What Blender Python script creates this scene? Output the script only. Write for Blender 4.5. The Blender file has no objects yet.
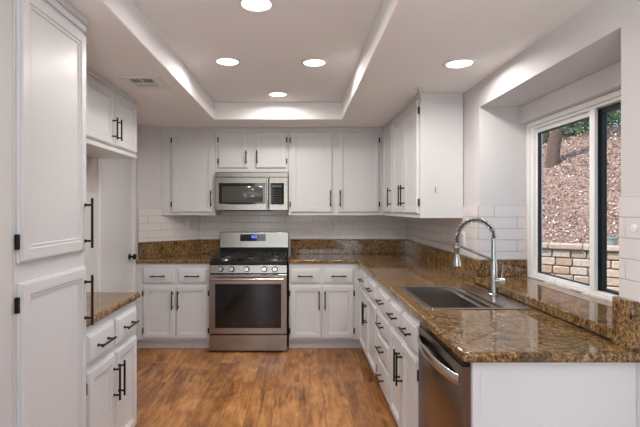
import bpy, bmesh, math, random
from mathutils import Vector, Matrix
random.seed(7)
PI = math.pi
SC = bpy.context.scene
COL = SC.collection

# ------------------------------------------------------------ camera, sky, sun, daylight, exposure
cam_d = bpy.data.cameras.new('camera')
cam = bpy.data.objects.new('camera', cam_d); COL.objects.link(cam)
cam.location = (0, 0, 1.425); cam.rotation_euler = (PI/2, 0, 0)
cam_d.sensor_width = 36.0; cam_d.lens = 36.0*445/640
cam_d.shift_x = 21/640; cam_d.shift_y = -4.5/640
cam_d.clip_start = 0.05; cam_d.clip_end = 200
SC.camera = cam
SC.view_settings.view_transform = 'Standard'
SC.view_settings.look = 'None'
SC.view_settings.exposure = -0.15
SC.view_settings.gamma = 1.0
SC.view_settings.use_curve_mapping = False
w = bpy.data.worlds.new('sky'); SC.world = w; w.use_nodes = True
nt = w.node_tree; bg = nt.nodes['Background']
sky = nt.nodes.new('ShaderNodeTexSky'); sky.sky_type = 'NISHITA'; sky.sun_disc = False
sky.sun_elevation = math.radians(50); sky.sun_rotation = math.radians(250)
nt.links.new(sky.outputs[0], bg.inputs[0]); bg.inputs[1].default_value = 0.55
def lamp(name, kind, loc, rot, energy, color, **k):
    d = bpy.data.lights.new(name, kind); d.energy = energy; d.color = color
    for a, v in k.items(): setattr(d, a, v)
    o = bpy.data.objects.new(name, d); COL.objects.link(o); o.location = loc; o.rotation_euler = rot
    return o
sun_dir = Vector((0.62, 0.30, -0.95))
sun = lamp('sun', 'SUN', (-5, -3, 9), (0, 0, 0), 7.5, (1.0, 0.95, 0.88), angle=0.01)
sun.rotation_euler = sun_dir.to_track_quat('-Z', 'Y').to_euler()
# daylight that enters by the windows of the room behind the camera
lamp('daylight_rear_window', 'AREA', (1.2, -3.56, 1.6), (PI/2, 0, 0), 9, (0.88, 0.94, 1.0), shape='RECTANGLE', size=2.35, size_y=1.15)
lamp('daylight_narrow_window', 'AREA', (-1.05, -3.56, 1.2), (PI/2, 0, 0), 12, (0.88, 0.94, 1.0), shape='RECTANGLE', size=0.45, size_y=1.95)
lamp('daylight_side_window', 'AREA', (-3.16, -1.4, 1.35), (0, -PI/2, 0), 110, (0.90, 0.95, 1.0), shape='RECTANGLE', size=1.4, size_y=2.5)
# added fill light, out of view behind the camera, brightens the ceiling
lamp('added_fill_uplight', 'AREA', (0.1, -1.0, 1.15), (math.radians(180), 0, 0), 105, (0.84, 0.92, 1.0), shape='DISK', size=0.4)
LAMP_W = 9.0

# ------------------------------------------------------------ materials
def mat(name, color=(0.8,0.8,0.8), rough=0.5, metal=0.0, **k):
    m = bpy.data.materials.new(name); m.use_nodes = True
    b = m.node_tree.nodes['Principled BSDF']
    b.inputs['Base Color'].default_value = (*color, 1); b.inputs['Roughness'].default_value = rough
    b.inputs['Metallic'].default_value = metal
    for a, v in k.items(): b.inputs[a.replace('_', ' ')].default_value = v
    return m
def N(m, t, **k):
    n = m.node_tree.nodes.new(t)
    for a, v in k.items(): setattr(n, a, v)
    return n
def L(m, a, b): m.node_tree.links.new(a, b)
def bsdf(m): return m.node_tree.nodes['Principled BSDF']
def ramp(m, stops, interp='LINEAR'):
    r = N(m, 'ShaderNodeValToRGB'); cr = r.color_ramp; cr.interpolation = interp
    while len(cr.elements) < len(stops): cr.elements.new(0.5)
    for e, (p, c) in zip(cr.elements, stops): e.position = p; e.color = (*c, 1)
    return r
def coords(m, scale=(1,1,1), rot=(0,0,0)):
    tc = N(m, 'ShaderNodeTexCoord'); mp = N(m, 'ShaderNodeMapping')
    mp.inputs['Scale'].default_value = scale; mp.inputs['Rotation'].default_value = rot
    L(m, tc.outputs['Object'], mp.inputs['Vector']); return mp.outputs['Vector']
def noise(m, vec, scale, detail=4, rough=0.55, dist=0.0):
    n = N(m, 'ShaderNodeTexNoise'); n.inputs['Scale'].default_value = scale
    n.inputs['Detail'].default_value = detail; n.inputs['Roughness'].default_value = rough
    n.inputs['Distortion'].default_value = dist
    L(m, vec, n.inputs['Vector']); return n
def bump(m, h, strength, dist=0.002):
    b = N(m, 'ShaderNodeBump'); b.inputs['Strength'].default_value = strength; b.inputs['Distance'].default_value = dist
    L(m, h, b.inputs['Height']); L(m, b.outputs[0], bsdf(m).inputs['Normal'])
def textured(name, color, rough, sc, st, dist=0.002, **k):
    m = mat(name, color, rough, **k); n = noise(m, coords(m), sc, 3); bump(m, n.outputs[0], st, dist); return m

M = {}
M['wall'] = textured('wall_paint', (0.62, 0.605, 0.605), 0.7, 70, 0.35)
M['ceil'] = textured('ceiling_paint', (0.86, 0.86, 0.865), 0.8, 55, 0.4)
M['cab'] = textured('cabinet_paint', (0.655, 0.66, 0.675), 0.32, 40, 0.05)
M['taupe'] = mat('taupe_wall_paint', (0.30, 0.265, 0.24), 0.7)
M['trim'] = mat('trim_paint', (0.78, 0.77, 0.76), 0.4)
M['vinyl'] = mat('vinyl', (0.82, 0.82, 0.81), 0.35)
M['tile'] = textured('glazed_tile', (0.70, 0.675, 0.67), 0.16, 9, 0.08, 0.004)
M['grout'] = mat('grout', (0.42, 0.405, 0.40), 0.9)
M['black'] = mat('black_metal', (0.018, 0.016, 0.015), 0.35, 0.6)
M['gloss'] = mat('black_glass', (0.008, 0.008, 0.009), 0.06)
M['enamel'] = mat('black_enamel', (0.010, 0.010, 0.010), 0.30, Specular_IOR_Level=0.3)
M['iron'] = mat('cast_iron', (0.02, 0.02, 0.021), 0.55)
M['plastic'] = mat('black_plastic', (0.02, 0.02, 0.02), 0.5)
M['white'] = mat('white_plastic', (0.78, 0.76, 0.74), 0.4)
M['chrome'] = mat('chrome', (0.42, 0.41, 0.40), 0.22, 1.0)
M['gasket'] = mat('dark_gasket', (0.02, 0.022, 0.02), 0.6)
M['sash'] = mat('dark_sash', (0.014, 0.019, 0.018), 0.5)
M['grey'] = mat('grey_key', (0.09, 0.09, 0.095), 0.5)
def steel(name, c, r, axis):
    m = mat(name, c, r, 1.0)
    s = {'x': (2, 300, 300), 'y': (300, 2, 300), 'z': (300, 300, 2)}[axis]
    n = noise(m, coords(m, s), 1.0, 2); bump(m, n.outputs[0], 0.06, 0.001)
    bsdf(m).inputs['Anisotropic'].default_value = 0.4
    return m
M['steel'] = steel('brushed_steel', (0.37, 0.345, 0.32), 0.24, 'x')
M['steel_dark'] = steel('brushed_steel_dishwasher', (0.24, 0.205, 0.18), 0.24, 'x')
M['sink'] = steel('sink_steel', (0.50, 0.455, 0.42), 0.26, 'y')
M['steel_handle'] = mat('satin_steel', (0.60, 0.58, 0.56), 0.2, 1.0)
def emis(name, c, s):
    m = mat(name, c, 0.5); b = bsdf(m)
    b.inputs['Emission Color'].default_value = (*c, 1); b.inputs['Emission Strength'].default_value = s; return m
M['lens'] = emis('lamp_lens', (1.0, 0.95, 0.88), 5.0)
M['digits'] = emis('blue_digits', (0.1, 0.25, 1.0), 2.5)
# granite
def granite():
    m = mat('granite', (0.2, 0.13, 0.07), 0.06, IOR=1.55)
    v = coords(m, (1, 1, 1), (0.35, 0.5, 0.75))
    mp = N(m, 'ShaderNodeMapping'); mp.inputs['Scale'].default_value = (1.0, 2.4, 1.5); L(m, v, mp.inputs[0]); v2 = mp.outputs[0]
    n1 = noise(m, v2, 50, 7, 0.72, 0.7)
    r1 = ramp(m, [(0.32, (0.012, 0.008, 0.006)), (0.43, (0.08, 0.044, 0.020)), (0.51, (0.23, 0.130, 0.050)), (0.60, (0.41, 0.255, 0.105)), (0.74, (0.60, 0.46, 0.28))])
    L(m, n1.outputs[0], r1.inputs[0])
    n2 = noise(m, v2, 6.5, 5, 0.6, 1.6)
    r2 = ramp(m, [(0.40, (0.35, 0.32, 0.30)), (0.52, (1, 1, 1))]); L(m, n2.outputs[0], r2.inputs[0])
    mx = N(m, 'ShaderNodeMix', data_type='RGBA', blend_type='MULTIPLY'); mx.inputs[0].default_value = 0.75
    L(m, r1.outputs[0], mx.inputs[6]); L(m, r2.outputs[0], mx.inputs[7])
    vo = N(m, 'ShaderNodeTexVoronoi'); vo.inputs['Scale'].default_value = 150; L(m, v, vo.inputs[0])
    r3 = ramp(m, [(0.0, (0.25, 0.25, 0.25)), (0.35, (1, 1, 1))]); L(m, vo.outputs['Distance'], r3.inputs[0])
    mx2 = N(m, 'ShaderNodeMix', data_type='RGBA', blend_type='MULTIPLY'); mx2.inputs[0].default_value = 0.5
    L(m, mx.outputs[2], mx2.inputs[6]); L(m, r3.outputs[0], mx2.inputs[7])
    L(m, mx2.outputs[2], bsdf(m).inputs['Base Color'])
    return m
M['granite'] = granite()
def wood():
    m = mat('oak_planks', (0.3, 0.16, 0.07), 0.33)
    v = coords(m, (1, 1, 1), (0, 0, PI/2))
    b = N(m, 'ShaderNodeTexBrick'); b.offset = 0.37; b.offset_frequency = 2
    for k_, x in (('Scale', 1.0), ('Mortar Size', 0.0012), ('Mortar Smooth', 0.2), ('Bias', 0.0), ('Brick Width', 1.22), ('Row Height', 0.182)):
        b.inputs[k_].default_value = x
    b.inputs['Color1'].default_value = (0, 0, 0, 1); b.inputs['Color2'].default_value = (1, 1, 1, 1); b.inputs['Mortar'].default_value = (0.5, 0.5, 0.5, 1)
    L(m, v, b.inputs[0])
    # shift the grain per plank
    sep = N(m, 'ShaderNodeVectorMath', operation='SCALE'); L(m, b.outputs[0], sep.inputs[0]); sep.inputs['Scale'].default_value = 7.0
    add = N(m, 'ShaderNodeVectorMath', operation='ADD'); L(m, v, add.inputs[0]); L(m, sep.outputs[0], add.inputs[1])
    mp = N(m, 'ShaderNodeMapping'); mp.inputs['Scale'].default_value = (1.3, 9, 1); L(m, add.outputs[0], mp.inputs[0])
    n = noise(m, mp.outputs[0], 2.2, 7, 0.62, 1.2)
    mp2 = N(m, 'ShaderNodeMapping'); mp2.inputs['Scale'].default_value = (3.2, 5, 1); L(m, add.outputs[0], mp2.inputs[0])
    n2 = noise(m, mp2.outputs[0], 1.1, 4, 0.6, 0.6)
    r = ramp(m, [(0.33, (0.10, 0.036, 0.013)), (0.46, (0.31, 0.128, 0.042)), (0.58, (0.50, 0.235, 0.082)), (0.74, (0.66, 0.37, 0.155))])
    mixn = N(m, 'ShaderNodeMix', data_type='FLOAT'); mixn.inputs[0].default_value = 0.45
    L(m, n.outputs[0], mixn.inputs[2]); L(m, n2.outputs[0], mixn.inputs[3]); L(m, mixn.outputs[0], r.inputs[0])
    tone = ramp(m, [(0.0, (0.72, 0.70, 0.68)), (1.0, (1.12, 1.12, 1.1))]); L(m, b.outputs[0], tone.inputs[0])
    mx = N(m, 'ShaderNodeMix', data_type='RGBA', blend_type='MULTIPLY'); mx.inputs[0].default_value = 1.0
    L(m, r.outputs[0], mx.inputs[6]); L(m, tone.outputs[0], mx.inputs[7])
    mo = N(m, 'ShaderNodeMix', data_type='RGBA'); L(m, b.outputs['Fac'], mo.inputs[0]); L(m, mx.outputs[2], mo.inputs[6]); mo.inputs[7].default_value = (0.05, 0.025, 0.012, 1)
    L(m, mo.outputs[2], bsdf(m).inputs['Base Color'])
    bump(m, n.outputs[0], 0.12, 0.002)
    return m
M['wood'] = wood()
def glassm():
    m = bpy.data.materials.new('window_glass'); m.use_nodes = True; t = m.node_tree
    t.nodes.remove(t.nodes['Principled BSDF']); out = t.nodes['Material Output']
    tr = N(m, 'ShaderNodeBsdfTransparent'); gl = N(m, 'ShaderNodeBsdfGlossy'); gl.inputs['Roughness'].default_value = 0.02
    tr.inputs[0].default_value = (0.93, 0.95, 0.94, 1)
    fr = N(m, 'ShaderNodeFresnel'); fr.inputs[0].default_value = 1.45
    ge = N(m, 'ShaderNodeNewGeometry'); iv = N(m, 'ShaderNodeMath', operation='SUBTRACT'); iv.inputs[0].default_value = 1.0; L(m, ge.outputs['Backfacing'], iv.inputs[1])
    mu = N(m, 'ShaderNodeMath', operation='MULTIPLY'); L(m, fr.outputs[0], mu.inputs[0]); L(m, iv.outputs[0], mu.inputs[1])
    mx = N(m, 'ShaderNodeMixShader'); L(m, mu.outputs[0], mx.inputs[0]); L(m, tr.outputs[0], mx.inputs[1]); L(m, gl.outputs[0], mx.inputs[2])
    L(m, mx.outputs[0], out.inputs[0]); return m
M['glass'] = glassm()
def island(name, stops, rough=0.85, nsc=30, interp='LINEAR'):
    m = mat(name, (0.5, 0.4, 0.3), rough)
    g = N(m, 'ShaderNodeNewGeometry'); r = ramp(m, stops, interp); L(m, g.outputs['Random Per Island'], r.inputs[0])
    n = noise(m, coords(m), nsc, 4); r2 = ramp(m, [(0.3, (0.72, 0.72, 0.72)), (0.7, (1.1, 1.1, 1.1))]); L(m, n.outputs[0], r2.inputs[0])
    mx = N(m, 'ShaderNodeMix', data_type='RGBA', blend_type='MULTIPLY'); mx.inputs[0].default_value = 1
    L(m, r.outputs[0], mx.inputs[6]); L(m, r2.outputs[0], mx.inputs[7]); L(m, mx.outputs[2], bsdf(m).inputs['Base Color'])
    bump(m, n.outputs[0], 0.5, 0.01); return m
M['block'] = island('concrete_block', [(0, (0.33, 0.22, 0.155)), (0.5, (0.50, 0.36, 0.26)), (1, (0.44, 0.37, 0.32))])
M['mulch'] = island('leaf_litter', [(0, (0.13, 0.07, 0.05)), (0.4, (0.34, 0.20, 0.15)), (0.75, (0.55, 0.40, 0.33)), (1, (0.85, 0.76, 0.70))], 0.8)
M['soil'] = textured('soil', (0.24, 0.15, 0.115), 0.95, 25, 0.8, 0.03)
M['leaf'] = island('green_leaves', [(0, (0.03, 0.07, 0.02)), (0.6, (0.13, 0.25, 0.05)), (1, (0.34, 0.48, 0.12))], 0.6)
M['bark'] = textured('bark', (0.09, 0.05, 0.034), 0.95, 30, 1.0, 0.03)
M['concrete'] = textured('concrete', (0.36, 0.34, 0.31), 0.9, 20, 0.4)
M['pot'] = mat('pot_glaze', (0.20, 0.24, 0.22), 0.5)

# ------------------------------------------------------------ mesh helpers
class MB:
    def __init__(s): s.bm = bmesh.new()
    def box(s, x0, x1, y0, y1, z0, z1):
        v = [s.bm.verts.new(p) for p in ((x0,y0,z0),(x1,y0,z0),(x1,y1,z0),(x0,y1,z0),(x0,y0,z1),(x1,y0,z1),(x1,y1,z1),(x0,y1,z1))]
        for f in ((3,2,1,0),(4,5,6,7),(0,1,5,4),(1,2,6,5),(2,3,7,6),(3,0,4,7)): s.bm.faces.new([v[i] for i in f])
        return s
    def prism(s, poly, z0, z1):
        n = len(poly); a = [s.bm.verts.new((p[0], p[1], z0)) for p in poly]; b = [s.bm.verts.new((p[0], p[1], z1)) for p in poly]
        s.bm.faces.new(a[::-1]); s.bm.faces.new(b)
        for i in range(n): s.bm.faces.new((a[i], a[(i+1)%n], b[(i+1)%n], b[i]))
        return s
    def grid(s, xs, ys, keep, z0, z1):
        V = {}
        def v(i, j, k):
            if (i,j,k) not in V: V[(i,j,k)] = s.bm.verts.new((xs[i], ys[j], (z0, z1)[k]))
            return V[(i,j,k)]
        nx, ny = len(xs)-1, len(ys)-1
        K = lambda i, j: 0 <= i < nx and 0 <= j < ny and keep((xs[i]+xs[i+1])/2, (ys[j]+ys[j+1])/2)
        for i in range(nx):
            for j in range(ny):
                if not K(i, j): continue
                s.bm.faces.new((v(i,j,1), v(i+1,j,1), v(i+1,j+1,1), v(i,j+1,1)))
                s.bm.faces.new((v(i,j,0), v(i,j+1,0), v(i+1,j+1,0), v(i+1,j,0)))
                if not K(i, j-1): s.bm.faces.new((v(i,j,0), v(i+1,j,0), v(i+1,j,1), v(i,j,1)))
                if not K(i, j+1): s.bm.faces.new((v(i,j+1,1), v(i+1,j+1,1), v(i+1,j+1,0), v(i,j+1,0)))
                if not K(i-1, j): s.bm.faces.new((v(i,j,1), v(i,j+1,1), v(i,j+1,0), v(i,j,0)))
                if not K(i+1, j): s.bm.faces.new((v(i+1,j,0), v(i+1,j+1,0), v(i+1,j+1,1), v(i+1,j,1)))
        bmesh.ops.dissolve_limit(s.bm, angle_limit=0.01, verts=s.bm.verts[:], edges=s.bm.edges[:])
        return s
    def tube(s, pts, r, seg=12, closed=False):
        pts = [Vector(p) for p in pts]; n = len(pts)
        rr = r if isinstance(r, (list, tuple)) else [r]*n
        T = []
        for i in range(n):
            if closed: t = pts[(i+1)%n] - pts[i-1]
            else: t = pts[min(i+1, n-1)] - pts[max(i-1, 0)]
            T.append(t.normalized() if t.length > 1e-9 else (T[-1] if T else Vector((0,0,1))))
        a = T[0].orthogonal().normalized(); rings = []
        for i in range(n):
            a = (a - T[i]*a.dot(T[i])); a = a.normalized() if a.length > 1e-6 else T[i].orthogonal().normalized()
            b = T[i].cross(a)
            rings.append([s.bm.verts.new(pts[i] + (a*math.cos(2*PI*k/seg) + b*math.sin(2*PI*k/seg))*rr[i]) for k in range(seg)])
        m = n if closed else n-1
        for i in range(m):
            A, B = rings[i], rings[(i+1)%n]
            for k in range(seg): s.bm.faces.new((A[k], A[(k+1)%seg], B[(k+1)%seg], B[k]))
        if not closed: s.bm.faces.new(rings[0][::-1]); s.bm.faces.new(rings[-1])
        return s
    def cyl(s, p0, p1, r, seg=20, r1=None): return s.tube([p0, p1], [r, r if r1 is None else r1], seg)
    def lathe(s, c, axis, prof, seg=28):
        # prof: list of (radius, distance along axis)
        ax = Vector(axis).normalized(); a = ax.orthogonal().normalized(); b = ax.cross(a); c = Vector(c); rings = []
        for r, d in prof:
            if r < 1e-6: rings.append([s.bm.verts.new(c + ax*d)])
            else: rings.append([s.bm.verts.new(c + ax*d + (a*math.cos(2*PI*k/seg) + b*math.sin(2*PI*k/seg))*r) for k in range(seg)])
        for A, B in zip(rings, rings[1:]):
            for k in range(seg):
                q = [A[k % len(A)], A[(k+1) % len(A)], B[(k+1) % len(B)], B[k % len(B)]]
                u = []
                for x in q:
                    if x not in u: u.append(x)
                if len(u) > 2: s.bm.faces.new(u)
        if len(rings[0]) > 1: s.bm.faces.new(rings[0][::-1])
        if len(rings[-1]) > 1: s.bm.faces.new(rings[-1])
        return s
    def rings(s, x0, x1, z0, z1, prof):
        R = []
        for ins, y in prof:
            R.append([s.bm.verts.new(p) for p in ((x0+ins,y,z0+ins),(x1-ins,y,z0+ins),(x1-ins,y,z1-ins),(x0+ins,y,z1-ins))])
        s.bm.faces.new(R[0][::-1]); s.bm.faces.new(R[-1])
        for A, B in zip(R, R[1:]):
            for k in range(4): s.bm.faces.new((A[k], A[(k+1)%4], B[(k+1)%4], B[k]))
        return s
    def build(s, name, m, parent=None, bevel=0, seg=2, loc=None, rotz=0, ang=35):
        bmesh.ops.recalc_face_normals(s.bm, faces=s.bm.faces[:])
        for f in s.bm.faces: f.smooth = True
        for e in s.bm.edges:
            e.smooth = len(e.link_faces) == 2 and e.calc_face_angle(0) < math.radians(ang)
        me = bpy.data.meshes.new(name); s.bm.to_mesh(me); s.bm.free(); me.materials.append(M[m] if isinstance(m, str) else m)
        o = bpy.data.objects.new(name, me); COL.objects.link(o)
        if parent: o.parent = parent
        if loc: o.location = loc
        if rotz: o.rotation_euler.z = rotz
        if bevel:
            md = o.modifiers.new('bevel', 'BEVEL'); md.width = bevel; md.segments = seg; md.limit_method = 'ANGLE'; md.angle_limit = math.radians(40)
        return o
def thing(name, label, cat, loc=(0,0,0), rotz=0, group=None, kind=None):
    o = bpy.data.objects.new(name, None); COL.objects.link(o); o.empty_display_size = 0.1
    o.location = loc; o.rotation_euler = (0, 0, rotz); o['label'] = label; o['category'] = cat
    if group: o['group'] = group
    if kind: o['kind'] = kind
    return o
def tag(o, label, cat, group=None, kind=None):
    o['label'] = label; o['category'] = cat
    if group: o['group'] = group
    if kind: o['kind'] = kind
    return o
def struct(o, label, cat): return tag(o, label, cat, kind='structure')
def copy_tree(o, parent=None):
    c = o.copy(); COL.objects.link(c)
    if parent: c.parent = parent
    for ch in list(o.children): copy_tree(ch, c)
    return c

# ------------------------------------------------------------ structure
CZ, TZ = 2.292, 2.465            # lower ceiling, tray ceiling
WR, WB, WL = 1.23, 5.09, -1.66   # right, back, left wall planes
struct(MB().grid([-3.3, -1.78, 1.62, 3.3], [-3.7, 0.7, WB+0.12], lambda x, y: y < 0.7 or -1.78 < x < 1.62, -0.1, 0).build('floor', 'wood'), 'warm brown wooden plank floor of the kitchen', 'floor')
b = MB().grid([-3.3, -1.78, -0.822, 0.415, 1.62, 3.3], [-3.7, 0.7, 1.15, 4.32, WB+0.12], lambda x, y: (y < 0.7 or -1.78 < x < 1.62) and not (-0.822 < x < 0.415 and 1.15 < y < 4.32), CZ, TZ)
b.box(-3.3, 3.3, -3.7, 0.7, TZ, TZ+0.15).box(-1.78, 1.62, 0.7, WB+0.12, TZ, TZ+0.15)
struct(b.build('ceiling', 'ceil', bevel=0.008), 'pale painted ceiling with a recessed rectangular tray', 'ceiling')
struct(MB().box(WL-0.12, WR, WB, WB+0.12, 0, CZ).build('wall_back', 'wall'), 'grey painted wall behind the range', 'wall')
struct(MB().box(WL-0.12, WL, 1.0, 3.655, 0, CZ).box(WL-0.12, WL, 4.485, WB, 0, CZ).box(WL-0.12, WL, 3.655, 4.485, 2.06, CZ).build('wall_left', 'wall'), 'pale left wall around the white door', 'wall')
DG0, DG1 = (-1.66, 4.583), (-1.13, 5.09)
struct(MB().prism([DG0, DG1, (-1.66, 5.09)], 0, CZ).build('wall_corner', 'wall'), 'short diagonal grey wall in the far left corner', 'wall')
struct(MB().box(-1.2, -0.985, 0.35, 1.530, 0, CZ).box(WL, -1.2, 1.0, 1.530, 0, CZ).build('wall_front', 'wall'), 'grey wall flush with the tall pantry, at the left', 'wall')
OY0, OY1, OZ0, OZ1 = 1.70, 3.034, 0.92, 2.12
b = MB().box(WR, 1.62, OY1, WB+0.12, 0, CZ).box(WR, 1.62, 0.7, OY0, 0, CZ).box(WR, 1.62, OY0, OY1, 0, OZ0).box(WR, 1.62, OY0, OY1, OZ1, CZ)
struct(b.build('wall_right', 'wall'), 'grey painted right wall with a deep window recess', 'wall')
struct(MB().box(1.50, 1.615, OY0+0.001, OY1-0.001, 2.005, OZ1-0.001).build('trim_1', 'wall', bevel=0.004), 'boxed header over the window inside the recess', 'trim')
# rest of the room behind the camera
b = MB().box(-3.3, -3.18, -3.7, -2.7, 0, CZ).box(-3.3, -3.18, -0.1, 0.35, 0, CZ).box(-3.3, -3.18, -2.7, -0.1, 0, 0.6).box(-3.3, -3.18, -2.7, -0.1, 2.1, CZ)
b.box(-3.3, -1.2, 0.35, 0.47, 0, CZ).box(1.62, 3.3, 0.58, 0.70, 0, CZ).box(3.18, 3.3, -3.7, 0.58, 0, CZ)
b.box(-3.18, -1.3, -3.7, -3.58, 0, CZ).box(-0.8, 0.0, -3.7, -3.58, 0, CZ).box(2.4, 3.18, -3.7, -3.58, 0, CZ)
for a_, c_ in ((-1.3, -0.8), (0.0, 2.4)): b.box(a_, c_, -3.7, -3.58, 0, (0.2 if a_ < -1 else 1.0)).box(a_, c_, -3.7, -3.58, 2.2, CZ)
struct(b.build('wall_rear', 'taupe'), 'walls of the room behind the viewer', 'wall')

# tiles
def tiles(name, label, p0, p1, z0, z1, nrm, phase=0.0):
    # p0->p1 along the wall, nrm pointing into the room; rows of 0.0762 x 0.305 tiles hung from the top down
    p0, p1, nrm = Vector((*p0, 0)), Vector((*p1, 0)), Vector((*nrm, 0)); u = (p1-p0).normalized(); Lw = (p1-p0).length
    H, Wd, g, t = 0.0775, 0.3075, 0.0036, 0.009
    m = MB(); gm = MB()
    def slab(m, a0, a1, zz0, zz1, n0, n1):
        P = [p0+u*a0+nrm*n0, p0+u*a1+nrm*n0, p0+u*a1+nrm*n1, p0+u*a0+nrm*n1]; m.prism([(p.x, p.y) for p in P], zz0, zz1)
    top = z1; r = 0
    while top > z0+0.004:
        bot = max(top-H, z0); x = -((r % 2)*Wd/2 + phase)
        while x < Lw:
            a0, a1 = max(x, 0), min(x+Wd, Lw)
            if a1-a0 > 0.012: slab(m, a0+g/2, a1-g/2, bot+g/2, top-g/2, 0.002, t)
            x += Wd
        top = bot; r += 1
    slab(gm, 0.0005, Lw-0.0005, z0, z1, 0.0005, t-0.0022)
    root = m.build(name, 'tile', bevel=0.0012, seg=2); struct(root, label, 'tile backsplash')
    gm.build('grout', 'grout', root)
UZ = 1.08
tiles('trim_2', 'white subway tiles on the back wall above the granite', (-1.13, WB), (WR, WB), UZ, 1.43, (0, -1), 0.1)
dv = (Vector(DG1)-Vector(DG0)).normalized(); dn = (dv.y, -dv.x)
tiles('trim_3', 'white subway tiles on the diagonal far left corner', DG0, DG1, UZ, 1.43, dn, 0.05)
tiles('trim_4', 'white subway tiles on the right wall between cabinet and window recess', (WR, WB-0.012), (WR, OY1), UZ, 1.447, (-1, 0), 0.12)
tiles('trim_5', 'white subway tiles on the far side of the window recess', (WR-0.0085, OY1), (1.545, OY1), UZ, 1.447, (0, -1), 0.2)
tiles('trim_6', 'white subway tiles on the right wall nearest the viewer', (WR, OY0), (WR, 0.75), UZ, 1.472, (-1, 0), 0.12)

# door in the left wall
d = MB().box(-1.70, -1.672, 3.70, 4.44, 0.01, 2.03).build('door_1', 'cab', bevel=0.003); struct(d, 'white flat door in the left wall with black knob', 'door')
MB().lathe((-1.6715, 4.385, 0.955), (1,0,0), [(0.030,0),(0.030,0.006),(0.012,0.010),(0.012,0.034),(0.024,0.040),(0.029,0.052),(0.025,0.064),(0.0,0.068)]).build('knob', 'black', d)
for z in (0.25, 1.05, 1.80): MB().box(-1.6715, -1.660, 3.700, 3.725, z-0.045, z+0.045).build('hinge', 'black', d, 0.001)
struct(MB().box(-1.69, -1.645, 3.655, 3.697, 0, 2.075).box(-1.69, -1.645, 4.443, 4.485, 0, 2.075).box(-1.69, -1.645, 3.697, 4.443, 2.033, 2.075).build('trim_7', 'trim', bevel=0.003), 'white casing around the door in the left wall', 'trim')

# kitchen window
win = thing('window_1', 'white framed sliding window above the granite ledge', 'window', (1.56, 2.37, 0.97), kind='structure')
def wbox(nm, m, x0, x1, y0, y1, z0, z1, par=win, bev=0.003):
    return MB().box(x0-1.56, x1-1.56, y0-2.37, y1-2.37, z0-0.97, z1-0.97).build(nm, m, par, bev)
def wframe(nm, m, x0, x1, y0, y1, z0, z1, wy, wz0, wz1, bev=0.003, par=win):
    q = MB()
    for a in ((y0,y0+wy,z0,z1),(y1-wy,y1,z0,z1),(y0+wy,y1-wy,z0,z0+wz0),(y0+wy,y1-wy,z1-wz1,z1)):
        q.box(x0-1.56, x1-1.56, a[0]-2.37, a[1]-2.37, a[2]-0.97, a[3]-0.97)
    return q.build(nm, m, par, bev)
wframe('casing', 'trim', 1.545, 1.56, 1.703, 3.031, 0.968, 2.003, 0.038, 0.012, 0.03)
wframe('window_frame', 'vinyl', 1.556, 1.618, 1.742, 2.992, 0.981, 1.972, 0.034, 0.014, 0.018)
wbox('mullion', 'vinyl', 1.552, 1.5715, 2.338, 2.380, 0.996, 1.953)
s1 = wframe('fixed_sash', 'vinyl', 1.574, 1.60, 2.374, 2.957, 0.9955, 1.9535, 0.016, 0.010, 0.026)
wframe('gasket', 'gasket', 1.5775, 1.5985, 2.3905, 2.9405, 1.006, 1.927, 0.008, 0.005, 0.006, 0, s1)
wbox('pane', 'glass', 1.588, 1.592, 2.399, 2.932, 1.012, 1.920, s1, 0)
s2 = wframe('sliding_sash', 'sash', 1.586, 1.612, 1.777, 2.372, 0.9955, 1.9535, 0.045, 0.014, 0.03)
wbox('pane', 'glass', 1.597, 1.601, 1.823, 2.326, 1.010, 1.923, s2, 0)

# ------------------------------------------------------------ cabinets
DOOR = [(0,-0.0005),(0,-0.010),(0.002,-0.012),(0.008,-0.0125),(0.009,-0.0195),(0.046,-0.020),(0.048,-0.0135),(0.054,-0.0125),(0.056,-0.0145),(0.060,-0.0145),(0.062,-0.009)]
DRAW = [(0,-0.0005),(0,-0.010),(0.002,-0.012),(0.011,-0.0130),(0.013,-0.0195),(0.016,-0.020)]
def pull(parent, x, z, length, vertical, base=-0.020, name='handle'):
    m = MB(); h = length/2; p = h*0.72; o = base-0.032
    ax = (0, 1) if vertical else (1, 0)
    m.cyl((x-ax[0]*h, o, z-ax[1]*h), (x+ax[0]*h, o, z+ax[1]*h), 0.0058, 14)
    for s in (-1, 1):
        a, c = x+ax[0]*p*s, z+ax[1]*p*s
        m.lathe((a, base+0.0005, c), (0,-1,0), [(0.0085,0),(0.0085,0.003),(0.005,0.005),(0.005,0.032)], 14)
    return m.build(name, 'black', parent)
def hinge(parent, x, z): MB().box(x-0.007, x+0.007, -0.0130, -0.0005, z-0.027, z+0.027).build('hinge', 'black', parent, 0.001)
def front(root, kind, x0, x1, z0, z1, hz=None, side=None, hlen=0.19, hins=0.024, hoff=0.075, htop=None):
    o = MB().rings(x0, x1, z0, z1, DOOR if kind == 'door' else DRAW).build(kind, 'cab', root, ang=20)
    if kind == 'drawer': pull(o, (x0+x1)/2, (z0+z1)/2, 0.155, False)
    else:
        hx = x1-hins if side == 'L' else x0+hins
        pull(o, hx, hz, hlen, True)
        ex = x0-0.006 if side == 'L' else x1+0.006
        for z in (z0+hoff, z1-(htop or hoff)): hinge(o, ex, z)
    return o
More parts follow.
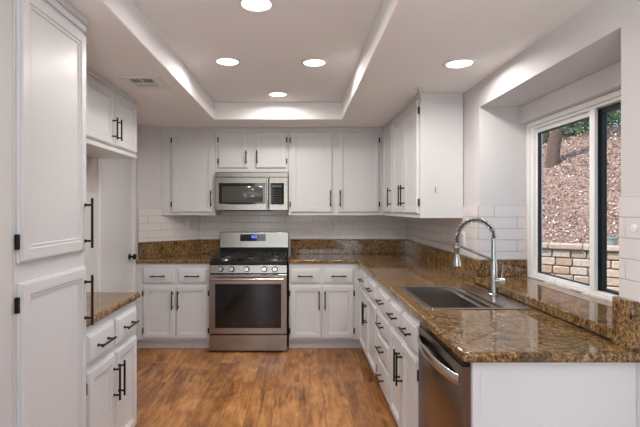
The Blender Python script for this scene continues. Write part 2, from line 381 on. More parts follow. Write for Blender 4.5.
def cabinet(name, label, loc, rot, poly, z0, z1, fronts, group=None, toe=0.0, hollow=False):
    r = thing(name, label, 'cabinet', loc, rot, group); m = MB()
    if hollow:
        xs = [p[0] for p in poly]; ys = [p[1] for p in poly]; a, b_, c, d_ = min(xs), max(xs), min(ys), max(ys)
        m.box(a, b_, c, c+0.02, z0, z1).box(a, a+0.018, c+0.02, d_, z0, z1).box(b_-0.018, b_, c+0.02, d_, z0, z1).box(a+0.018, b_-0.018, c+0.02, d_, z0, z0+0.018).box(a+0.018, b_-0.018, d_-0.01, d_, z0+0.018, z1)
    else: m.prism(poly, z0, z1)
    m.build('body', 'cab', r, 0.0015)
    if z0 > 1: MB().box(min(p[0] for p in poly if p[1] == 0), max(p[0] for p in poly if p[1] == 0), -0.007, -0.0005, z1-0.022, z1).build('crown', 'cab', r, 0.002)
    if toe:
        ys = min(p[1] for p in poly); q = [(x, (ys+0.06 if abs(y-ys) < 1e-6 else y)) for x, y in poly]
        MB().prism(q, 0.001, z0-0.0005).build('toe_kick', 'cab', r)
    for f in fronts: front(r, *f)
    return r
def rect(w_, d_): return [(0,0),(w_,0),(w_,d_),(0,d_)]
HZ = 0.508
BT = 0.875
# back-left base (local x from -1.655)
x0 = -1.655
cabinet('base_cabinet', 'white base cabinet left of the range, under the short granite top', (x0, 4.5, 0), 0,
    [(0,0),(0.76,0),(0.76,0.585),(0.535,0.585),(0,0.075)], 0.100, BT,
    [('drawer', 0.082, 0.392, 0.677, 0.822), ('drawer', 0.437, 0.729, 0.677, 0.822),
     ('door', 0.085, 0.405, 0.122, 0.648, HZ, 'L'), ('door', 0.415, 0.735, 0.122, 0.648, HZ, 'R')], 'white base cabinets', 0.1)
cabinet('base_cabinet', 'white base cabinet right of the range, in the far corner', (-0.10, 4.5, 0), 0,
    [(0,0),(0.708,0),(0.708,-0.0),(1.32,0.0),(1.32,0.585),(0,0.585)][:2] + [(1.32,0),(1.32,0.585),(0,0.585)], 0.100, BT,
    [('drawer', 0.013, 0.310, 0.677, 0.822), ('drawer', 0.350, 0.648, 0.677, 0.822),
     ('door', 0.013, 0.325, 0.122, 0.648, HZ, 'L'), ('door', 0.337, 0.650, 0.122, 0.648, HZ, 'R')], 'white base cabinets', 0.1)
XR = 0.61
def rcab(label, ya, yb, fr, hollow=False, name='base_cabinet'):
    return cabinet(name, label, (XR, ya, 0), -PI/2, rect(ya-yb, 0.605), 0.100, BT, fr, 'white base cabinets', 0.1, hollow)
# far pair (Y 4.478 -> 3.42)
rcab('white two-door base cabinet on the right run, next to the far corner', 4.478, 3.402, [
    ('drawer', 0.115, 0.545, 0.692, 0.832), ('drawer', 0.60, 1.045, 0.692, 0.832),
    ('door', 0.115, 0.568, 0.122, 0.658, HZ, 'L'), ('door', 0.582, 1.045, 0.122, 0.658, HZ, 'R')])
rcab('white base cabinet of four stacked drawers on the right run', 3.400, 2.932, [
    ('drawer', 0.025, 0.44, 0.692, 0.832), ('drawer', 0.025, 0.44, 0.526, 0.666), ('drawer', 0.025, 0.44, 0.347, 0.500), ('drawer', 0.025, 0.44, 0.122, 0.322)])
rcab('white two-door base cabinet beneath the sink', 2.930, 2.240, [
    ('drawer', 0.02, 0.335, 0.692, 0.832), ('drawer', 0.365, 0.675, 0.692, 0.832),
    ('door', 0.02, 0.343, 0.122, 0.658, HZ, 'L'), ('door', 0.357, 0.675, 0.122, 0.658, HZ, 'R')], True, 'sink_cabinet')
# end panel
tag(MB().box(0.632, 1.2285, 1.622, 1.642, 0.001, BT).box(0.632, 0.66, 1.617, 1.622, 0.001, BT).build('end_panel', 'cab', bevel=0.001), 'plain white end panel below the near granite edge', 'cabinet panel')
# left base
cabinet('base_cabinet', 'white base cabinet beside the tall pantry, under its own granite top', (-1.0, 2.048, 0), PI/2,
    rect(0.675, 0.65), 0.100, BT, [('drawer', 0.03, 0.325, 0.692, 0.832), ('drawer', 0.36, 0.65, 0.692, 0.832),
    ('door', 0.03, 0.333, 0.122, 0.658, HZ, 'L'), ('door', 0.347, 0.65, 0.122, 0.658, HZ, 'R')], 'white base cabinets', 0.1)
# pantry
pn = cabinet('pantry_cabinet', 'tall white pantry cabinet with two long doors at far left', (-0.985, 1.535, 0), PI/2, rect(0.507, 0.67), 0.085, CZ-0.002,
    [('door', 0.016, 0.493, 1.235, 2.215, 1.362, 'L', 0.225, 0.02, 0.075, 0.03), ('door', 0.016, 0.493, 0.105, 1.165, 1.015, 'L', 0.225, 0.02)], None, 0.1)
MB().box(0, 0.507, -0.012, -0.0005, 2.232, 2.262).box(0, 0.507, -0.022, -0.0005, 2.262, 2.2895).build('crown', 'cab', pn, 0.004)
# over-fridge
c = cabinet('wall_cabinet', 'short white wall cabinet over the empty refrigerator space', (-1.314, 2.668, 0), PI/2, rect(0.92, 0.345), 1.83, CZ-0.002,
    [('door', 0.025, 0.45, 1.868, 2.252, 1.985, 'L', 0.15), ('door', 0.475, 0.895, 1.868, 2.252, 1.985, 'R', 0.15)], 'white wall cabinets')
MB().box(0, 0.92, -0.006, -0.0005, 1.832, 1.850).build('light_rail', 'cab', c, 0.001)
# back uppers
UT, UB = CZ-0.002, 1.357
cabinet('wall_cabinet', 'white single-door wall cabinet left of the microwave', (-1.475, 4.755, 0), 0, [(0,0),(0.582,0),(0.582,0.33),(0.35,0.33)], UB, UT,
    [('door', 0.119, 0.564, 1.390, 2.244, 1.538, 'L', 0.178, 0.024, 0.085)], 'white wall cabinets')
cabinet('wall_cabinet', 'short white two-door wall cabinet above the microwave', (-0.891, 4.755, 0), 0, rect(0.778, 0.33), 1.82, UT,
    [('door', 0.034, 0.348, 1.861, 2.240, 1.977, 'L', 0.14, 0.018), ('door', 0.432, 0.753, 1.861, 2.240, 1.977, 'R', 0.14, 0.012)], 'white wall cabinets')
cabinet('wall_cabinet', 'white two-door wall cabinet right of the microwave', (-0.111, 4.755, 0), 0, rect(1.014, 0.33), UB, UT,
    [('door', 0.023, 0.466, 1.390, 2.244, 1.538, 'L', 0.178, 0.02, 0.085), ('door', 0.525, 0.962, 1.390, 2.244, 1.538, 'R', 0.178, 0.022, 0.085)], 'white wall cabinets')
XU = 0.905
cabinet('wall_cabinet', 'white single-door wall cabinet in the far right corner', (XU, 4.753, 0), -PI/2, [(0,0),(0.513,0),(0.513,0.32),(-0.33,0.32),(-0.33,0.001),(0,0.001)], UB, UT,
    [('door', 0.055, 0.485, 1.390, 2.250, 1.538, 'L', 0.178, 0.024, 0.085)], 'white wall cabinets')
cabinet('wall_cabinet', 'white two-door wall cabinet on the right wall, its plain side facing the window', (XU, 4.238, 0), -PI/2, rect(0.92, 0.32), UB, UT,
    [('door', 0.03, 0.44, 1.390, 2.250, 1.538, 'L', 0.178, 0.024, 0.085), ('door', 0.474, 0.893, 1.390, 2.250, 1.538, 'R', 0.178, 0.024, 0.085)], 'white wall cabinets')
tag(MB().box(1.012, 1.018, 3.309, 3.3165, 1.545, 1.59).build('cabinet_hook', 'steel_handle', bevel=0.001), 'tiny metal hook on the plain cabinet side by the window', 'hook')

# ------------------------------------------------------------ worktops
GZ0, GZ1 = 0.876, 0.914
wt = thing('worktop', 'long L-shaped granite worktop with the sink, along back and window', 'countertop', (0.9, 3.0, GZ0))
def wb(m): # world to local
    for v in m.bm.verts: v.co -= Vector((0.9, 3.0, GZ0))
    return m
hole = (0.668, 1.066, 2.270, 2.914)
def keep(x, y):
    if y > 4.476: return True
    if x < 0.585: return False
    return not (hole[0] < x < hole[1] and hole[2] < y < hole[3])
wb(MB().grid([-0.103, 0.585, hole[0], hole[1], 1.229], [1.578, hole[2], hole[3], 4.476, 5.088], keep, GZ0+0.0005, GZ1)).build('slab', 'granite', wt, 0.012, 4)
wb(MB().box(-0.095, 1.2285, 5.061, 5.089, GZ1+0.0005, UZ-0.0015)).build('upstand', 'granite', wt, 0.003)
wb(MB().box(1.201, 1.2290, 3.035, 5.060, GZ1+0.0005, UZ-0.0015)).build('upstand', 'granite', wt, 0.003)
wb(MB().box(1.196, 1.2290, 1.595, 1.700, GZ1+0.0005, 1.092)).build('upstand', 'granite', wt, 0.002)
wb(MB().box(1.2005, 1.545, 1.702, 3.0335, OZ0+0.0005, 0.966)).build('window_ledge', 'granite', wt, 0.006, 3)
wb(MB().box(1.2015, 1.543, 3.008, 3.0335, 0.9665, UZ-0.0015)).build('upstand', 'granite', wt, 0.003)
w2 = thing('worktop', 'short granite worktop between left corner and range', 'countertop', (-1.3, 4.8, GZ0))
def w2b(m):
    for v in m.bm.verts: v.co -= Vector((-1.3, 4.8, GZ0))
    return m
ox, oy = dn[0]*0.028, dn[1]*0.028
w2b(MB().prism([(-1.657, 4.476), (-0.889, 4.476), (-0.889, 5.088), (-1.136, 5.088), (-1.657, 4.589)], GZ0+0.0005, GZ1)).build('slab', 'granite', w2, 0.012, 4)
e0, e1 = Vector(DG0)+dv*0.004+Vector(dn)*0.001, Vector(DG1)-dv*0.002+Vector(dn)*0.001
tt = (5.061-(e0.y+oy))/dv.y; ic = (e0.x+ox+dv.x*tt, 5.061)
w2b(MB().prism([(e0.x, e0.y), (e0.x+ox, e0.y+oy), ic, (-0.889, 5.061), (-0.889, 5.089), (e1.x, e1.y)], GZ1+0.0005, UZ-0.0015)).build('upstand', 'granite', w2, 0.002)
tag(MB().box(-1.657, -0.975, 2.046, 2.747, GZ0+0.0005, GZ1).build('worktop', 'granite', bevel=0.012, seg=4), 'small granite worktop beside the tall pantry', 'countertop')

# ------------------------------------------------------------ sink and faucet
sk = thing('sink', 'stainless steel drop-in sink set in the granite', 'sink', (0.865, 2.58, 0.915))
def sb(m):
    for v in m.bm.verts: v.co -= Vector((0.865, 2.58, 0.915))
    return m
q = MB().grid([0.650, 0.682, 1.052, 1.192], [2.262, 2.284, 2.900, 2.932], lambda x, y: not (0.682 < x < 1.052 and 2.284 < y < 2.9), 0.9145, 0.9185)
sb(q).build('rim', 'sink', sk, 0.0015)
q = MB(); a, b_, c, d_ = 0.680, 1.054, 2.282, 2.902
q.box(a, a+0.003, c, d_, 0.700, 0.9140).box(b_-0.003, b_, c, d_, 0.700, 0.9140).box(a+0.003, b_-0.003, c, c+0.003, 0.700, 0.9140).box(a+0.003, b_-0.003, d_-0.003, d_, 0.700, 0.9140).box(a+0.003, b_-0.003, c+0.003, d_-0.003, 0.700, 0.703)
q.box(a+0.003, a+0.012, c+0.003, d_-0.003, 0.899, 0.902)
sb(q).build('bowl', 'sink', sk)
q = MB(); q.box(1.036, 1.0505, 2.286, 2.898, 0.896, 0.899).box(1.033, 1.036, 2.286, 2.898, 0.870, 0.899).box(1.018, 1.033, 2.286, 2.898, 0.870, 0.873)
sb(q).build('ledge', 'sink', sk, 0.0008)
sb(MB().lathe((0.84, 2.58, 0.7035), (0,0,1), [(0.055,0),(0.055,0.002),(0.045,0.002),(0.04,0.0008),(0.0,0.0008)])).build('drain', 'chrome', sk)
FX, FY, FZ = 1.145, 2.615, 0.9190
fc = thing('faucet', 'tall steel spring-neck kitchen faucet standing behind the sink', 'faucet', (FX, FY, FZ))
MB().lathe((0,0,0), (0,0,1), [(0.030,0),(0.030,0.006),(0.025,0.012),(0.0205,0.10),(0.0205,0.175),(0.017,0.182),(0.017,0.200),(0.0145,0.205),(0.0145,0.330),(0.012,0.336)]).build('column', 'chrome', fc)
hd = MB().cyl((0,-0.0,0.086), (0.052,-0.030,0.086), 0.0195, 24)
hd.cyl((0.036,-0.018,0.098), (0.044,-0.020,0.180), 0.005, 12, 0.004)
hd.build('lever', 'chrome', fc)
# spout arc: towards the bowl (-x)
R_ = 0.108; zc = 0.336
arc = [(0,0,0.325)] + [(-R_+R_*math.cos(t*PI/20), 0, zc+R_*0.98*math.sin(t*PI/20)) for t in range(0, 21)] + [(-2*R_-0.002, 0, zc-0.04)]
MB().tube(arc, 0.0075, 12).build('hose', 'plastic', fc)
# spring coil round the arc
def along(pts, f):
    P = [Vector(p) for p in pts]; Ls = [(P[i+1]-P[i]).length for i in range(len(P)-1)]; T = sum(Ls)*f
    for i, l in enumerate(Ls):
        if T <= l or i == len(Ls)-1: return P[i].lerp(P[i+1], min(T/l, 1)), (P[i+1]-P[i]).normalized()
        T -= l
coil = []; turns = 27; n = turns*9
for i in range(n+1):
    p, t = along(arc, 0.03+0.95*i/n); b1 = Vector((0,1,0)); a1 = t.cross(b1).normalized(); ph = 2*PI*turns*i/n
    coil.append(p + (a1*math.cos(ph) + b1*math.sin(ph))*0.0155)
MB().tube(coil, 0.0019, 6).build('spring', 'chrome', fc, ang=80)
MB().lathe((-2*R_-0.002, 0, zc-0.022), (0,0,-1), [(0.012,0),(0.0165,0.004),(0.0165,0.055),(0.014,0.06),(0.014,0.082),(0.019,0.102),(0.026,0.130),(0.027,0.142),(0.018,0.144)]).build('spray_head', 'chrome', fc)
MB().tube([(0,0,0.205),(-0.07,0,0.232),(-0.14,0,0.262),(-0.196,0,0.286)], 0.0075, 12).lathe((-2*R_-0.002,0,0.276),(0,0,1),[(0.0168,0),(0.021,0.002),(0.021,0.016),(0.0168,0.018)],20).build('support_arm', 'chrome', fc)

# ------------------------------------------------------------ range
rg = thing('range', 'stainless steel gas range between the back base cabinets', 'stove', (-0.503, 4.40, 0))
HW = 0.383
MB().box(-HW, HW, 0.045, 0.64, 0.012, 0.868).build('body', 'plastic', rg, 0.002)
for sx in (-1, 1):
    for yy in (0.09, 0.6): MB().cyl((sx*0.34, yy, 0.001), (sx*0.34, yy, 0.0118), 0.018).build('foot', 'plastic', rg)
o = MB().rings(-HW, HW, 0.02, 0.176, [(0,0.044),(0,0.012),(0.004,0.008)]).build('drawer', 'steel', rg)
o = MB().rings(-HW, HW, 0.188, 0.778, [(0,0.044),(0,0.004),(0.004,0.0)]).build('oven_door', 'steel', rg)
MB().rings(-0.327, 0.327, 0.248, 0.684, [(0,0.0),(0,-0.0015),(0.002,-0.003)]).build('door_glass', 'gloss', o)
q = MB(); q.tube([(-0.355,-0.050,0.735),(-0.18,-0.053,0.737),(0,-0.054,0.738),(0.18,-0.053,0.737),(0.355,-0.050,0.735)], 0.0135, 16)
for sx in (-1,1): q.cyl((sx*0.335, 0.0005, 0.735), (sx*0.335, -0.05, 0.735), 0.011)
q.build('handle', 'steel_handle', o)
# control panel, slightly sloped
q = MB()
pr = [(0.044,0.790),(0.000,0.790),(0.010,0.868),(0.044,0.868)]
A = [q.bm.verts.new((-HW, y, z)) for y, z in pr]; B = [q.bm.verts.new((HW, y, z)) for y, z in pr]
q.bm.faces.new(A); q.bm.faces.new(B[::-1])
for i in range(4): q.bm.faces.new((A[i], B[i], B[(i+1)%4], A[(i+1)%4]))
cp = q.build('control_panel', 'steel', rg, 0.002)
for kx in (-0.272, -0.163, -0.013, 0.160, 0.264):
    k = MB().lathe((kx, 0.0015, 0.829), (0,-1,0.12), [(0.0235,0),(0.022,0.028),(0.019,0.032),(0,0.032)], 24).build('knob', 'steel_handle', rg)
    MB().lathe((kx, 0.0042, 0.829), (0,-1,0.12), [(0.029,0),(0.029,0.002),(0,0.002)], 24).build('bezel', 'plastic', k)
    MB().box(kx-0.004, kx+0.004, -0.0375, -0.0265, 0.812, 0.852).build('grip', 'steel_handle', k, 0.001)
MB().box(-HW, HW, 0.010, 0.57, 0.8685, 0.906).build('cooktop', 'enamel', rg, 0.006, 3)
for bx, by, br in ((-0.25,0.16,0.045),(-0.25,0.43,0.035),(0.25,0.16,0.050),(0.25,0.43,0.035),(0.0,0.295,0.042)):
    bo = MB().lathe((bx, by, 0.9062), (0,0,1), [(br+0.012,0),(br+0.010,0.006),(br,0.007),(br,0.014),(0,0.014)]).build('burner', 'steel_handle', rg)
    MB().lathe((bx, by, 0.9204), (0,0,1), [(br-0.004,0),(br-0.003,0.005),(br-0.010,0.008),(0,0.008)]).build('cap', 'iron', bo)
for gx0, gx1 in ((-0.375,-0.131),(-0.124,0.124),(0.131,0.375)):
    q = MB(); z0_, z1_ = 0.932, 0.944; t_ = 0.006
    for yy in (0.035, 0.285, 0.535): q.box(gx0, gx1, yy-t_, yy+t_, z0_, z1_)
    for xx in (gx0+t_, gx1-t_): q.box(xx-t_, xx+t_, 0.035-t_, 0.535+t_, z0_, z1_)
    cx = (gx0+gx1)/2
    q.box(cx-t_, cx+t_, 0.035, 0.10, z0_, z1_+0.003).box(cx-t_, cx+t_, 0.21, 0.36, z0_, z1_+0.003).box(cx-t_, cx+t_, 0.48, 0.535, z0_, z1_+0.003)
    for yy in (0.16, 0.41):
        q.box(gx0, gx0+0.075, yy-t_, yy+t_, z0_, z1_+0.003).box(gx1-0.075, gx1, yy-t_, yy+t_, z0_, z1_+0.003)
    for xx in (gx0+t_, gx1-t_):
        for yy in (0.035, 0.285, 0.535): q.box(xx-0.007, xx+0.007, yy-0.007, yy+0.007, 0.9065, z0_)
    q.build('grate', 'iron', rg, 0.0015)
bp = MB().box(-HW, HW, 0.590, 0.645, 0.8685, 0.992).build('back_riser', 'enamel', rg, 0.003)
q = MB(); pr = [(0.655,0.993),(0.575,0.993),(0.590,1.165),(0.655,1.168)]
A = [q.bm.verts.new((-HW, y, z)) for y, z in pr]; B = [q.bm.verts.new((HW, y, z)) for y, z in pr]
q.bm.faces.new(A); q.bm.faces.new(B[::-1])
for i in range(4): q.bm.faces.new((A[i], B[i], B[(i+1)%4], A[(i+1)%4]))
bk = q.build('backguard', 'steel', rg, 0.004, 3)
q = MB().box(-0.155, 0.130, 0.5725, 0.5845, 1.066, 1.142).build('display', 'gloss', bk, 0.001)
k = MB()
for i in range(4):
    xx = -0.03 + i*0.016
    k.box(xx, xx+0.010, 0.5712, 0.5722, 1.104, 1.108).box(xx, xx+0.010, 0.5712, 0.5722, 1.122, 1.126).box(xx+0.0075, xx+0.0105, 0.5712, 0.5722, 1.1, 1.130)
k.build('clock_digits', 'digits', q)
k = MB()
for r_ in range(3):
    for i in range(4): k.box(-0.140+i*0.024, -0.128+i*0.024, 0.5712, 0.5722, 1.078+r_*0.020, 1.083+r_*0.020)
    for i in range(3): k.box(0.052+i*0.026, 0.064+i*0.026, 0.5712, 0.5722, 1.078+r_*0.020, 1.083+r_*0.020)
k.build('touch_keys', 'grey', q)

# ------------------------------------------------------------ microwave
mw = thing('microwave', 'stainless steel over-the-range microwave under the short wall cabinet', 'microwave', (-0.5015, 4.69, 1.402))
MH = 0.410; MWH = 0.3835
MB().box(-MWH, MWH, 0.022, 0.392, 0.008, MH).build('body', 'plastic', mw, 0.002)
MB().rings(-MWH, MWH, 0.360, MH, [(0,0.0215),(0,0.004),(0.003,0.0)]).build('vent_panel', 'steel', mw)
dr = MB().rings(-MWH, 0.184, 0.010, 0.357, [(0,0.0215),(0,0.004),(0.003,0.0)]).build('door', 'steel', mw)
q = MB()
def archrect(m, x0, x1, z0, z1, sag, y0, y1, n=14):
    P = [(x0, z1), (x1, z1)] + [(x1-(x1-x0)*i/n, z0 - sag*math.sin(PI*(i/n))) for i in range(n+1)]
    A = [m.bm.verts.new((x, y0, z)) for x, z in P]; B = [m.bm.verts.new((x, y1, z)) for x, z in P]
    m.bm.faces.new(A); m.bm.faces.new(B[::-1]); k_ = len(P)
    for i in range(k_): m.bm.faces.new((A[i], B[i], B[(i+1)%k_], A[(i+1)%k_]))
archrect(q, -0.343, 0.148, 0.078, 0.297, 0.008, 0.0, -0.003)
q.build('door_frame', 'gloss', dr)
M['mesh'] = mat('microwave_screen', (0.07, 0.07, 0.067), 0.12)
MB().rings(-0.312, 0.120, 0.092, 0.262, [(0,-0.003),(0,-0.0034),(0.001,-0.004)]).build('window', 'mesh', dr)
q = MB().tube([(0.171,-0.040,0.028),(0.171,-0.046,0.10),(0.171,-0.047,0.185),(0.171,-0.046,0.27),(0.171,-0.040,0.340)], 0.0115, 14)
for z in (0.045, 0.322): q.cyl((0.171, 0.0005, z), (0.171, -0.040, z), 0.009)
q.build('handle', 'steel_handle', dr)
cp = MB().rings(0.187, MWH, 0.010, 0.357, [(0,0.0215),(0,0.004),(0.003,0.0)]).build('control_panel', 'steel', mw)
o = MB().box(0.199, 0.343, -0.003, 0.0, 0.070, 0.297).build('keypad', 'gloss', cp, 0.001)
MB().box(0.222, 0.318, -0.0042, -0.0032, 0.252, 0.277).build('display', 'mesh', o)
k = MB()
for r_ in range(6):
    for i in range(3): k.box(0.226+i*0.033, 0.246+i*0.033, -0.0040, -0.0032, 0.090+r_*0.025, 0.094+r_*0.025)
k.build('keys', 'grey', o)
MB().box(-0.30, 0.20, 0.06, 0.30, 0.0, 0.0075).build('grease_filter', 'plastic', mw, 0.001)

# ------------------------------------------------------------ dishwasher
dw = thing('dishwasher', 'stainless steel dishwasher at the near end of the right run', 'dishwasher', (XR, 2.226, 0), -PI/2)
DW = 0.592
MB().box(0.004, DW-0.012, 0.026, 0.56, 0.10, 0.868).build('body', 'plastic', dw)
MB().box(0.004, DW-0.012, 0.07, 0.10, 0.002, 0.098).build('toe_kick', 'plastic', dw)
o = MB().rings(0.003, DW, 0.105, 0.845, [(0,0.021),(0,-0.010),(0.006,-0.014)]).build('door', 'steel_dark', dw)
MB().box(0.004, DW, -0.008, 0.021, 0.847, 0.872).build('control_strip', 'gloss', dw, 0.002)
# flat curved towel-bar handle
q = MB(); n = 22; S = []
for i in range(n+1):
    f = i/n; x = 0.02+(DW-0.045)*f; y = -0.015 - 0.038*math.sin(PI*f)**0.55; S.append((x, y))
prev = None
for x, y in S:
    ring = [q.bm.verts.new((x, y+0.006, 0.765)), q.bm.verts.new((x, y, 0.768)), q.bm.verts.new((x, y-0.003, 0.785)), q.bm.verts.new((x, y, 0.803)), q.bm.verts.new((x, y+0.006, 0.806))]
    if prev:
        for k_ in range(5): q.bm.faces.new((prev[k_], prev[(k_+1)%5], ring[(k_+1)%5], ring[k_]))
    else: q.bm.faces.new(ring[::-1])
    prev = ring
q.bm.faces.new(prev)
q.build('handle', 'steel_handle', o, ang=60)

# ------------------------------------------------------------ outlets
def outlet(label, loc, rot):
    r = thing('wall_outlet', label, 'outlet', loc, rot, 'white outlets on the tiles')
    MB().rings(-0.035, 0.035, -0.057, 0.057, [(0,-0.0095),(0,-0.012),(0.003,-0.014)]).build('cover_plate', 'white', r)
    for z in (-0.026, 0.026):
        s_ = MB().lathe((0, -0.0142, z), (0,-1,0), [(0.016,0),(0.016,0.0012),(0,0.0012)], 20).build('socket', 'white', r)
        MB().box(-0.0075, -0.005, -0.0161, -0.0156, z-0.005, z+0.006).box(0.005, 0.0075, -0.0161, -0.0156, z-0.005, z+0.006).build('slot', 'plastic', s_)
mid = Vector(DG0).lerp(Vector(DG1), 0.80)
outlet('white outlet on the tiles left of the range, under the single-door cabinet', (mid.x, mid.y, 1.255), math.atan2(dv.y, dv.x))
outlet('white outlet on the back tiles right of the range', (0.372, WB, 1.235), 0)
outlet('white outlet on the right wall tiles behind the faucet', (WR, 3.30, 1.20), -PI/2)
tag(MB().lathe((WR-0.0095, 1.62, 1.356), (-1,0,0), [(0.014,0),(0.014,0.003),(0.011,0.005),(0,0.005)], 20).build('wall_button', 'white'), 'small round white button on the near right wall tiles', 'button')

# ------------------------------------------------------------ ceiling fittings
def downlight(label, x, y, z, r=0.098):
    o = thing('ceiling_light', label, 'ceiling light', (x, y, z), 0, 'round recessed ceiling lights')
    MB().lathe((0,0,-0.0005), (0,0,-1), [(r,0),(r,0.002),(r-0.006,0.007),(r-0.020,0.009),(r-0.024,0.005),(r-0.024,0.0)], 40).build('trim_ring', 'white', o)
    MB().lathe((0,0,-0.0008), (0,0,-1), [(r-0.0245,0),(r-0.0245,0.0035),(r-0.032,0.0048),(0,0.0048)], 40).build('lens', 'lens', o)
    l = lamp('lamp', 'AREA', (0,0,-0.012), (0,0,0), LAMP_W, (1.0, 0.945, 0.89), shape='DISK', size=0.13, spread=math.radians(170)); l.parent = o
    return o
downlight('round recessed light nearest the viewer, at the top edge', -0.215, 2.25, TZ)
downlight('left one of the middle pair of round lights in the tray', -0.502, 3.127, TZ)
downlight('right one of the middle pair of round lights in the tray', 0.109, 3.15, TZ)
downlight('round recessed light farthest back, near the end of the tray', -0.19, 4.02, TZ)
downlight('round recessed light in the lower ceiling in front of the window wall', 0.952, 2.64, CZ)
sp = thing('sprinkler', 'small chrome fire sprinkler on the ceiling beside the right wall cabinet', 'sprinkler', (0.853, 3.19, CZ))
MB().lathe((0,0,-0.0005), (0,0,-1), [(0.034,0),(0.032,0.005),(0.014,0.008),(0,0.008)]).build('escutcheon', 'white', sp)
MB().lathe((0,0,-0.009), (0,0,-1), [(0.007,0),(0.007,0.016),(0.004,0.018),(0.004,0.026),(0.013,0.027),(0.013,0.029),(0,0.029)],16).build('head', 'steel_handle', sp)
vn = thing('ceiling_vent', 'white ceiling air vent with dark slats above the refrigerator space', 'vent', (-1.055, 3.04, CZ))
MB().grid([-0.135, -0.078, 0.078, 0.135], [-0.155, -0.098, 0.100, 0.155], lambda x, y: not (abs(x) < 0.078 and -0.098 < y < 0.1), -0.009, -0.0005).build('frame', 'trim', vn, 0.003)
MB().box(-0.078, 0.078, -0.098, 0.1, -0.0018, -0.0006).build('backing', 'gasket', vn)
q = MB().box(-0.078, 0.078, 0.002, 0.012, -0.010, -0.002).box(-0.004, 0.004, -0.098, 0.002, -0.010, -0.002); q.build('divider', 'trim', vn)
def slat(x, y, l, axis, t):
    q = MB(); hx, hy = (0.0012, l/2) if axis == 'y' else (l/2, 0.0012)
    q.box(-hx, hx, -hy, hy, -0.0018, 0.0018)
    Rm = Matrix.Rotation(t, 3, 'Y' if axis == 'y' else 'X')
    for v in q.bm.verts: v.co = Rm @ v.co + Vector((x, y, -0.0065))
    q.build('slat', 'trim', vn)
for i in range(9):
    if i != 4: slat(-0.070+i*0.0175, -0.048, 0.094, 'y', 0.7)
for i in range(5): slat(0, 0.024+i*0.016, 0.150, 'x', -0.75)

# ------------------------------------------------------------ outside
struct(MB().box(1.75, 14, -4, 16, -0.12, -0.02).build('ground', 'concrete'), 'concrete ground outside the window', 'ground')
# retaining wall of blocks: runs from near right to far left as seen
W0 = Vector((3.59, 6.0, 0)); wd = Vector((-1.48, 1.0, 0)).normalized(); wn = Vector((-wd.y, wd.x, 0))
if wn.y > 0: wn = -wn     # towards the house
rb = MB(); bh, bw = 0.112, 0.195
def oriented(m, a0, a1, n0, n1, z0, z1):
    P = [W0+wd*a0+wn*n0, W0+wd*a1+wn*n0, W0+wd*a1+wn*n1, W0+wd*a0+wn*n1]; m.prism([(p.x, p.y) for p in P], z0, z1)
for r_ in range(8):
    x = -4.2 + (r_ % 2)*bw*0.5
    while x < 4.5:
        ww = bw*random.uniform(0.82, 1.15); j = random.uniform(-0.008, 0.008)
        oriented(rb, x+0.006, x+ww-0.006, 0.0+j, 0.16, -0.02+r_*bh+0.006, -0.02+(r_+1)*bh-0.006) if False else oriented(rb, x+0.006, x+ww-0.006, -0.16, 0.0+j, -0.02+r_*bh+0.006, -0.02+(r_+1)*bh-0.006)
        x += ww
x = -4.2
while x < 4.5:
    oriented(rb, x+0.004, x+0.395, -0.2, 0.04, 0.882, 0.955); x += 0.40
rw = rb.build('retaining_wall', 'block', bevel=0.014, seg=2); struct(rw, 'tan concrete block garden wall outside the window', 'garden wall')
q = MB(); oriented(q, -4.2, 4.5, -0.17, -0.03, -0.02, 0.875); q.build('mortar', 'soil', rw)
# hillside
HS = 0.54
def hill(a, d):  # a along wall, d beyond the wall
    p = W0 + wd*a - wn*(0.2+d)
    z = 0.90 + HS*min(d, 3.9) + 0.08*math.sin(a*1.3+d*0.9) + 0.05*math.sin(a*3.1-d*2.3)*min(d, 1)
    return Vector((p.x, p.y, z))
q = MB(); NA, ND = 60, 40; G = [[q.bm.verts.new(hill(-6+12*i/NA, 8*j/ND)) for j in range(ND+1)] for i in range(NA+1)]
for i in range(NA):
    for j in range(ND): q.bm.faces.new((G[i][j], G[i+1][j], G[i+1][j+1], G[i][j+1]))
struct(q.build('hillside', 'soil'), 'brown hillside rising behind the garden wall', 'hillside')
q = MB()
for i in range(42000):
    a, d_ = random.uniform(-3.2, 3.6), random.uniform(0.0, 4.6)
    p = hill(a, d_) + Vector((0, 0, random.uniform(0.01, 0.05)))
    s_ = random.uniform(0.010, 0.030); u = Vector((random.gauss(0,1), random.gauss(0,1), random.gauss(0,0.5))).normalized(); v = u.cross(Vector((random.gauss(0,.5), random.gauss(0,.5), 1)).normalized()).normalized()*0.5
    q.bm.faces.new([q.bm.verts.new(p+u*s_), q.bm.verts.new(p+v*s_), q.bm.verts.new(p-u*s_), q.bm.verts.new(p-v*s_)])
tag(q.build('leaf_litter', 'mulch'), 'dry brown leaf litter covering the hillside outside', 'leaf litter', kind='stuff')
def leaf_cloud(m, c, rad, n, s=0.06):
    for i in range(n):
        t = Vector((random.gauss(0,1), random.gauss(0,1), random.gauss(0,1))).normalized()*random.uniform(0.45, 1)**0.6
        p = Vector(c) + Vector((t.x*rad[0], t.y*rad[1], t.z*rad[2])); k_ = s*random.uniform(0.6, 1.4)
        u = Vector((random.gauss(0,1), random.gauss(0,1), random.gauss(0,1))).normalized(); v = u.orthogonal().normalized()*0.45
        m.bm.faces.new([m.bm.verts.new(p+u*k_), m.bm.verts.new(p+v*k_), m.bm.verts.new(p-u*k_), m.bm.verts.new(p-v*k_)])
def at(px, Y): return (px-299)/445*Y
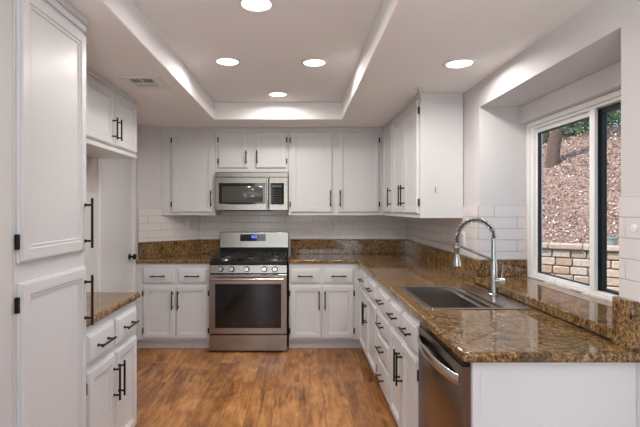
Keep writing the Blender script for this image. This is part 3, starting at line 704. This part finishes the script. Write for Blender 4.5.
def tree(label, px, Y, zb, h, r, lean, crown=True, cz=None):
    bx = at(px, Y); t = thing('tree', label, 'tree', (bx, Y, zb))
    pts = [(0,0,-0.3)] + [(lean*h*(f**1.2) + 0.04*math.sin(5*f), 0.03*math.sin(7*f), h*f) for f in [i/10 for i in range(11)]]
    MB().tube(pts, [r*1.35, r*1.15] + [r*(1-0.45*i/10) for i in range(1, 11)], 14).build('trunk', 'bark', t)
    if crown:
        q = MB(); leaf_cloud(q, (lean*h, 0, h), (1.7, 1.5, 1.1), 1500, 0.08); q.build('foliage', 'leaf', t)
tree('brown tree trunk leaning on the hillside, seen in the left window pane', 551, 8.3, 2.05, 4.4, 0.115, 0.13)
tree('thin dark tree trunk far left of the leaning one, outside the window', 541, 9.6, 2.4, 4.2, 0.09, -0.02)
def shrub(label, px, Y, z, rad, n, s=0.07):
    bx = at(px, Y); t = thing('shrub', label, 'shrub', (bx, Y, z)); q = MB(); leaf_cloud(q, (0,0,rad[2]*0.7), rad, n, s); q.build('foliage', 'leaf', t)
    MB().tube([(0,0,-0.3),(0.02,0,rad[2]*0.6)], [0.03, 0.015], 8).build('stem', 'bark', t)
shrub('green shrub at the top of the slope, right of the leaning trunk', 573, 10.2, 3.0, (1.0, 0.8, 0.75), 2200)
shrub('dark green shrub behind the leaning trunk outside', 540, 10.2, 2.9, (0.8, 0.8, 1.0), 2000)
shrub('green shrub at the top of the slope, seen in the right window pane', 618, 10.0, 3.0, (1.1, 0.8, 0.7), 1800)
shrub('tall green shrub farthest up the slope', 594, 11.8, 3.0, (1.8, 0.9, 1.0), 2600, 0.09)
pp = W0 + wd*((0)) 
# pot on the wall near image x 613
best = min((abs(299+445*(W0+wd*a/50).x/(W0+wd*a/50).y-613), a/50) for a in range(-200, 200))[1]
P = W0 + wd*best - wn*0.08
t = thing('flower_pot', 'small grey-green pot standing on the garden wall', 'flower pot', (P.x, P.y, 0.956))
MB().lathe((0,0,0), (0,0,1), [(0.045,0),(0.060,0.085),(0.068,0.087),(0.068,0.105),(0.058,0.105),(0.055,0.09),(0,0.09)]).build('pot', 'pot', t)
